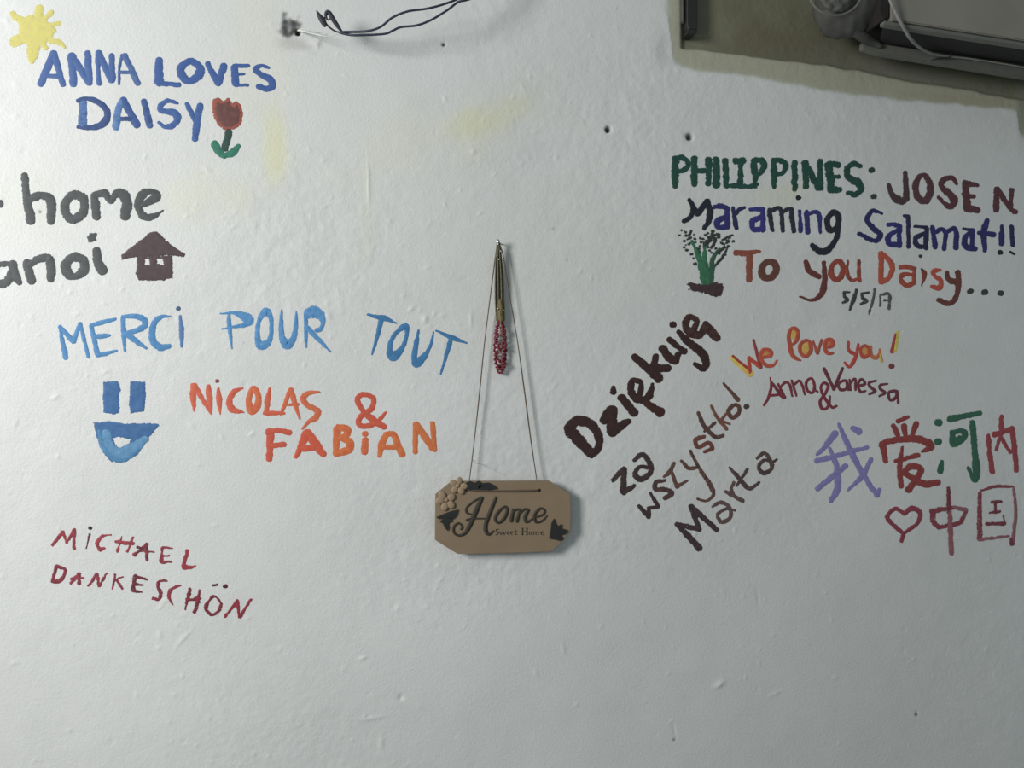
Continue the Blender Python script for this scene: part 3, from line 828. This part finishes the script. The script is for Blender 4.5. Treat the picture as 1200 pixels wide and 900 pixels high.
def flower(cx, cy, pet, rr, base):
    pts = []
    fl = None
    bm = bmesh.new()
    for k, (x, y) in enumerate(pet):
        c0 = V((x*.75+cx*.25), (y*.75+cy*.25), base)
        r = bmesh.ops.create_uvsphere(bm, u_segments=14, v_segments=8, radius=1)
        ax = Vector((x-cx, 0, -(y-cy))); an = math.atan2(ax.z, ax.x)
        for v in r['verts']:
            q = Vector((v.co.x*rr*1.15, v.co.y*.0016, v.co.z*rr*.92))
            v.co = Vector((q.x*math.cos(an)-q.z*math.sin(an), q.y, q.x*math.sin(an)+q.z*math.cos(an)))+c0+Vector((0, -.0002*k, 0))
    fl = bm_obj('flower', bm, flower_m, sign, True)
    bm = bmesh.new(); r = bmesh.ops.create_uvsphere(bm, u_segments=14, v_segments=8, radius=1)
    for v in r['verts']: v.co = Vector((v.co.x*.0034, v.co.y*.0022, v.co.z*.0034))+V(cx, cy, base+.0008)
    bmesh.ops.recalc_face_normals(bm, faces=bm.faces); m = bpy.data.meshes.new('flower_centre'); bm.to_mesh(m); bm.free(); m.materials.append(flower_m)
    for p in m.polygons: p.use_smooth = True
    o = bpy.data.objects.new('flower_centre', m); C.objects.link(o); o.parent = fl
flower(536.5, 569, [(538.7, 561.5), (529.5, 565), (546, 570), (541.5, 577), (531.5, 575)], .0054, SD1+.0016)
flower(523, 586, [(516.5, 578.5), (530.5, 582), (530, 593), (520.5, 596), (513, 587)], .0060, SD1+.0018)
def leaf(pts, d=.0022, nm='leaf', m=None): return prism(nm, pts, SD1+.0001, SD1+d, m or char_m, sign, .0003)
leaf([(545, 566), (551, 563.5), (556, 566), (561, 563), (565, 567), (562, 574), (555, 573), (551, 575), (547, 572)])
leaf([(560, 570), (566, 566), (573, 565.5), (579, 568.5), (583, 572.5), (576, 573.5), (568, 574.5), (562, 574)])
leaf([(511, 606), (519, 602.5), (528, 599), (537, 597), (535, 604), (531, 608), (522, 607.5), (514, 608)])
leaf([(515, 611), (521, 607), (529, 607), (530, 611), (525, 613), (526, 618), (524.5, 622), (521.5, 619), (519, 613.5)])
leaf([(643.5, 631), (645, 622), (646, 613), (649, 607.5), (651, 613), (653, 617), (658, 614), (657.5, 619), (665, 621), (663.5, 625), (657, 627), (661, 632), (657, 634), (650, 632)])
hole_m = mat('string_hole', '#1d1a16', .9)
for x in (547.5, 632): 
    pts = [(x+1.9*math.cos(t), 574.5+1.9*math.sin(t)) for t in np.linspace(0, 2*math.pi, 10, endpoint=False)]
    prism('string_hole', pts, SD1, SD1+.0002, hole_m, sign, 0)
tube_obj('front_twine', [(547, 574, SD1+.0002, .9), (560, 575, SD1+.0018, 1.4), (580, 575.5, SD1+.0018, 1.3), (605, 575.3, SD1+.0018, 1.45), (625, 574.8, SD1+.0018, 1.4), (632, 574.5, SD1, .9)], twine, sign, 8)
top = (583.5, 284.5, .017)
tube_obj('hanging_cord', [(583.2, 285, .0115, .9), (582, 292, .0112, .95), (580.4, 302, .0110, .9), (574.4, 349, .0105, .8), (567.8, 402, .0105, .8), (562, 460, .0108, .95), (556, 515, .0112, .8), (550.2, 562, .0115, .7), (549.3, 567, .0115, .6)], twine, sign, 6, .003)
tube_obj('hanging_cord', [(585, 285, .0115, .9), (587.5, 292, .0112, .95), (590, 302, .0110, .9), (597.8, 349, .0105, .8), (606.7, 402, .0105, .8), (614.8, 460, .0108, 1.1), (622, 515, .0112, 1.0), (629, 562, .0115, .7), (629.7, 567, .0115, .6)], twine, sign, 6, .003)
tube_obj('loose_fibre', [(553.2, 537, .0108, .2), (556, 542, .010, .35), (564, 544, .012, .22), (576, 549, .009, .15), (590, 557, .004, .1)], twine, sign, 5)
def on_sign(px, py, off):
    x, z = P(px, py, SD1); x = np.asarray(x); return np.stack([x, np.full_like(x, -SD1)-off, z], -1)
H1 = (530, 580, 10)
dummy = (np.array([.05]*3), np.array([.05]*3))
for sp in ['c 100,400,26 118,370,26 78,330,24 20,365,28 18,440,30 80,475,30 155,440,42 215,330,60 285,170,62 345,35,46;c 345,28,26 250,75,22 165,150,24 170,208,26 222,225,16;c 165,295,26 220,278,18 390,275,18;c 512,28,34 450,180,48 392,340,50 395,430,46 430,462,34 480,420,18',
           'c 620,135,26 545,190,38 502,275,38 540,325,34 600,280,42 642,185,38 620,135,26',
           'c 712,170,34 690,300,50;c 700,220,22 740,175,26 785,170,30;c 790,175,34 755,305,46;c 790,215,22 840,168,26 885,170,30;c 888,178,36 852,260,46 872,318,34 940,275,12',
           'c 965,262,22 1060,232,26 1082,175,26 1025,160,30 962,235,38 982,318,32 1055,300,24 1108,240,12']:
    letter('raised_letter', sp, H1, dummy, sign, 0, .1, on_sign, .0016, letter_m)
for sp in ['c 545,402,10 512,405,12 522,430,16 545,450,14 508,470,10', 'l 553,428,8 574,465,14;l 574,465,8 590,430,8;l 590,430,14 610,465,12;l 610,465,8 628,428,7', 'c 642,447,6 668,444,8 655,428,10 640,448,13 662,468,8', 'c 682,447,6 708,444,8 695,428,10 680,448,13 702,468,8', 'l 738,405,14 740,465,12;l 722,430,8 762,427,7;l 738,466,10 762,460,6',
           'l 824,392,18 824,466,18;l 875,392,18 875,466,18;l 824,428,8 875,428,8;l 810,390,6 838,390,6;l 810,468,6 838,468,6;l 862,390,6 890,390,6;l 862,468,6 890,468,6', 'c 915,430,8 900,448,14 915,466,8 932,448,14 915,430,8', 'l 952,432,12 952,466,12;l 980,434,12 980,466,12;l 1008,436,12 1008,466,12;c 952,436,7 968,430,9 980,436,7;c 980,436,7 996,430,9 1008,438,7', 'c 1032,448,6 1068,444,8 1052,428,10 1035,448,14 1060,468,8 1078,460,5']:
    letter('printed_letter', sp, H1, dummy, sign, 0, .03, on_sign, .0002, letter_m)
# ------------------------------------------------------------------ bead strings on the nail
gold = mat('gold_thread', '#716a53', .4, .35, var=.45, scale=900, bump=.5, bscale=900)
red = mat('red_glass_bead', '#7c2735', .35, 0, var=.35, scale=400, spec=.4)
silver = mat('silver_bead', '#d0ccc0', .2, .9)
neck = empty('bead_necklace', V(586, 438, .012), 'red bead loop on a sheaf of gold threads hanging in front of the cord', 'necklace')
for k in range(9):
    t = k/8-.5; dz = .0015*math.cos(k*2.1)
    x1 = 586+t*13
    tube_obj('gold_thread', [(584+t*3, 284.5, .0125, .8), (584.3+t*6, 300, .0115+dz, .95), (585+t*9, 325, .0105+dz, 1.1), (585.5+t*10, 352, .009+dz, 1.1), (586.5+t*9, 376, .0085+dz, .9)], gold, neck, 6, .004)
bmR = bmesh.new(); random.seed(3)
def bead(bm, c, r, seg=8):
    q = bmesh.ops.create_uvsphere(bm, u_segments=seg, v_segments=5, radius=r)
    for v in q['verts']: v.co += c
for loop in range(5):
    wx = [8.0, 6.8, 5.2, 7.4, 3.6][loop]; bot = [437, 433, 424, 430, 410][loop]; off = [0, .0015, .0025, -.0015, .003][loop]
    n = 34
    for i in range(n):
        t = i/(n-1)*2*math.pi; cy = (374+bot)/2; ry = (bot-374)/2
        x = 586.3+wx*math.sin(t)*(.72+.28*(1-math.cos(t))/2)+.5*math.sin(i*1.7+loop); y = cy-ry*math.cos(t)
        bead(bmR, V(x, y, .0075+off+.001*math.sin(i*.9+loop)), 0.00175+.0004*random.random())
for i in range(30):                                    # cross strands woven over the loop
    t = i/29; y = 384+46*t; x = 586.3+6*math.sin(t*15)
    bead(bmR, V(x, y, .0115), .0016)
o = bm_obj('red_beads', bmR, red, neck, True); tag(o, kind='stuff')
bmS = bmesh.new()
for x, y in ((582.5, 281.5), (583.8, 286), (586.2, 294), (582.6, 300), (585, 304), (590, 364), (586, 368), (583.4, 362)): bead(bmS, V(x, y, .0145), .0014)
bm_obj('silver_beads', bmS, silver, neck, True)
bead_tw = mat('khaki_binding', '#776c45', .7, var=.4, scale=600)
tube_obj('binding', [(585.5, 350, .0095, 2.5), (586.5, 360, .0095, 4.6), (586.5, 368, .009, 5.2), (587, 377, .0085, 5.0)], bead_tw, neck, 12)

# ------------------------------------------------------------------ loose electric wires
ins = mat('dark_blue_insulation', '#33384a', .45, var=.15); tape = mat('black_tape', '#3a3b45', .6, var=.25, scale=200); strand = mat('bare_pale_wire', '#dcdcd6', .5)
wire = empty('electric_wires', V(400, 40, .03), 'pair of dark blue wires with taped ends curling out at the top', 'wires')
tube_obj('wire', [(399, 37.5, .034, 1.9), (405, 37.5, .036, 1.9), (430, 36.5, .045, 1.75), (446, 31.5, .05, 1.75), (460, 20.5, .055, 1.75), (478, 13.3, .06, 1.75), (500, 10.2, .062, 1.75), (520, 5, .062, 1.75), (541, -3, .055, 1.75), (575, -18, .04, 1.75), (620, -45, .01, 1.75)], ins, wire)
tube_obj('wire', [(399, 38.5, .034, 1.9), (408, 40.5, .036, 1.9), (420, 41.3, .040, 1.75), (450, 39.8, .045, 1.75), (460, 36, .048, 1.75), (470, 31.8, .05, 1.75), (488, 29.8, .055, 1.75), (505, 23.5, .058, 1.75), (524, 12, .06, 1.75), (537, 2.5, .06, 1.75), (550, -.8, .06, 1.75), (590, -14, .04, 1.75), (640, -40, .01, 1.75)], ins, wire)
tube_obj('taped_end', [(370.8, 12, .044, .5), (374, 18, .044, 3.2), (378, 24, .043, 4.6), (381, 30, .042, 3.2), (382, 31, .042, 1.0)], tape, wire, 8, .002, .5)
tube_obj('wire_tail', [(380, 20, .042, 1.2), (380.5, 25, .041, 1.4), (384.5, 30.5, .039, 1.4), (391, 35.6, .036, 1.3), (396, 37.5, .035, 1.3), (401, 38, .034, 1.5)], tape, wire)
tube_obj('taped_end', [(400.5, 37, .034, 1.6), (396, 31, .036, 3.0), (390, 22, .039, 3.6), (386.3, 15.5, .041, 3.4), (383.8, 14, .042, 3.2), (382, 16, .042, 2.6), (381.8, 20, .042, 2.0), (384.5, 23.5, .042, 1.3), (386.5, 22, .042, .9)], tape, wire)
tube_obj('bare_strand', [(349, 36, -.003, 1.3), (352, 35.8, .004, 1.5), (358, 37.2, .01, 1.4), (366, 39.2, .018, 1.2), (375, 41.4, .026, 1.0), (383, 42.8, .03, .7), (390, 42.4, .032, .5), (396, 40, .033, .5), (399.5, 38, .034, .6)], strand, wire)
tube_obj('bare_strand', [(349, 35, -.002, .4), (354, 33.8, .004, .5), (362, 36.2, .008, .5), (372, 38.2, .008, .4), (378, 37.5, .004, .35)], strand, wire)

# ------------------------------------------------------------------ dark bracket at the left of the recess
brk_m = mat('dark_plastic', '#2b2c2a', .6, var=.15); brk_s = mat('grey_plastic_side', '#565853', .7)
br = empty('mounting_rail', V(805, 46, 0), 'dark upright rail with a stepped foot at the left of the cream margin', 'rail')
prism('rail_body', [(799.5, -70), (811.5, -70), (811.5, 30), (811, 41), (800.5, 41), (799.5, 34)], -.007, .014, brk_m, br, .0008)
prism('rail_flange', [(796, -70), (799.4, -70), (799.4, 29), (797, 27)], -.002, .008, brk_s, br, .0004)
prism('rail_foot', [(798.3, 46.5), (800.5, 41.3), (811.3, 41.3), (808.8, 47)], -.005, .017, brk_m, br, .0006)

# ------------------------------------------------------------------ appliance
cas = mat('grey_casing', '#959187', .6, var=.07, scale=12); cas2 = mat('pale_trim', '#74756f', .6, var=.06); drk = mat('dark_underside', '#2f2e2f', .8, var=.15); brn = mat('brown_gap_shade', '#2a2625', .85)
wrapm = mat('grey_wrapping', '#565653', .7, var=.28, scale=35, bump=.6, bscale=60); cab = mat('white_cable', '#9a9a96', .5)
ac = empty('air_conditioner', V(1120, 75, .03), 'grey air conditioning unit with dark underside in the top right corner', 'air conditioner')
def slab(name, quad, m, bev=.0015):
    """hull of front outline at its depth and back outline at its depth: quad = [(px,py,d)...] front, then back"""
    bm = bmesh.new(); n = len(quad)//2; vs_ = [bm.verts.new(V(*q)) for q in quad]
    bm.faces.new(vs_[:n]); bm.faces.new(vs_[n:][::-1])
    for i in range(n): bm.faces.new((vs_[i], vs_[(i+1) % n], vs_[n+(i+1) % n], vs_[n+i]))
    bmesh.ops.recalc_face_normals(bm, faces=bm.faces)
    if bev: bmesh.ops.bevel(bm, geom=list(bm.edges), offset=bev, segments=2, affect='EDGES', clamp_overlap=True)
    return bm_obj(name, bm, m, ac)
def lift(pts, d0, d1):                                   # same outline straight back in space to another depth
    out = [(x, y, d0) for x, y in pts]; bk = []
    for x, y in pts:
        p = V(x, y, d0); q = p.copy(); q.y = -d1
        X = q.x-CAM[0]; Y = q.y-CAM[1]
        u = X*math.cos(YAW)-Y*math.sin(YAW); ff = X*math.sin(YAW)+Y*math.cos(YAW)
        bk.append((600+F*u/ff, 450-F*(q.z-CAM[2])/ff, d1))
    return out+bk
slab('front_panel', lift([(1044, -75), (1310, -75), (1310, 64.5), (1046, 23.5)], .122, .100), cas)
slab('panel_lip', lift([(1036, 24.0), (1310, 66.5), (1310, 72.0), (1036, 29.0)], .119, .108), cas2, .001)
slab('body', lift([(1048, -90), (1300, -90), (1300, 52), (1048, 14)], .104, .012), drk, .002)
slab('underside', [(1036, 30, .108), (1310, 73, .108), (1310, 92, .045), (1030, 50.5, .045), (1036, 26, .100), (1310, 69, .100), (1310, 82, .04), (1032, 44, .04)], drk, 0)
slab('bottom_rail', lift([(1012, 48.5), (1020, 47), (1036, 51.5), (1310, 95.5), (1310, 108), (1030, 62.5), (1012, 57)], .047, .034), cas2, .0015)
slab('side_gap_shade', lift([(1034, -75), (1044, -75), (1042, 20), (1036, 23), (1032, 14)], .118, .06), brn, .001)  # dark brown strip standing in for the shade of the gap beside the casing
# wrapped pipe joint at the left end
bm = bmesh.new(); r = bmesh.ops.create_uvsphere(bm, u_segments=36, v_segments=24, radius=1)
c0 = V(993, 6, .062)
for v in r['verts']:
    q = v.co; k = 1+.035*math.sin(5*q.x+3*q.z)+.03*math.sin(9*q.z+4*q.y)+.02*math.sin(17*q.x-8*q.y)
    v.co = Vector((q.x*.050*k*(1-.10*q.z), q.y*.047*k, q.z*.052*k))+c0
bm_obj('wrapped_joint', bm, wrapm, ac, True)
v, f = tube([V(984, -60, .09), V(982, -25, .085), V(984, -8, .08), V(990, 4, .06)], [.034, .036, .038, .03], 24); mesh_obj('pipe_sleeve', v, f, wrapm, ac)
ring = [V(979+31*math.cos(t), -10+28*math.sin(t), .118) for t in np.linspace(0, 2*math.pi, 40)]
v, f = tube(ring, .0018, 8); mesh_obj('sleeve_rim', v, f, cas2, ac)
bm = bmesh.new(); r = bmesh.ops.create_uvsphere(bm, u_segments=28, v_segments=16, radius=1)
for v in r['verts']:
    q = v.co; k = 1+.08*math.sin(8*q.x+5*q.z); v.co = Vector((q.x*.034, q.y*.012*k+.004*math.sin(11*q.x)*math.sin(9*q.z), q.z*.031))+V(979, -10, .104)
bm_obj('crumpled_cap', bm, mat('crumpled_grey_foil', '#6c6c69', .6, var=.35, scale=70, bump=.8, bscale=80), ac, True)
tube_obj('drip_spout', [(1000, 34, .07, 9), (1012, 43, .06, 9), (1022, 49, .052, 6), (1032, 54, .05, 4)], wrapm, ac, 12)
tube_obj('cable', [(1030, -60, .135, 2.2), (1038, -20, .135, 2.2), (1043, 0, .134, 2.3), (1050, 16, .13, 2.4), (1056.5, 28, .125, 2.5), (1066, 44, .11, 2.5), (1077, 55, .085, 2.4), (1088, 61, .065, 2.2), (1100, 64.5, .055, 2.0), (1113, 66.3, .051, 1.8), (1135, 68.6, .050, 1.6), (1165, 73, .050, 1.6), (1200, 79, .050, 1.6), (1260, 90, .050, 1.6)], cab, ac)
tube_obj('cable_tie', [(1119, 48, .06, .5), (1117, 55, .058, .6), (1114.5, 61, .056, .7), (1113, 67, .054, 1.1), (1104, 68.2, .051, .8), (1096, 69, .05, .7), (1090, 71.2, .049, .5)], drk, ac, 6)
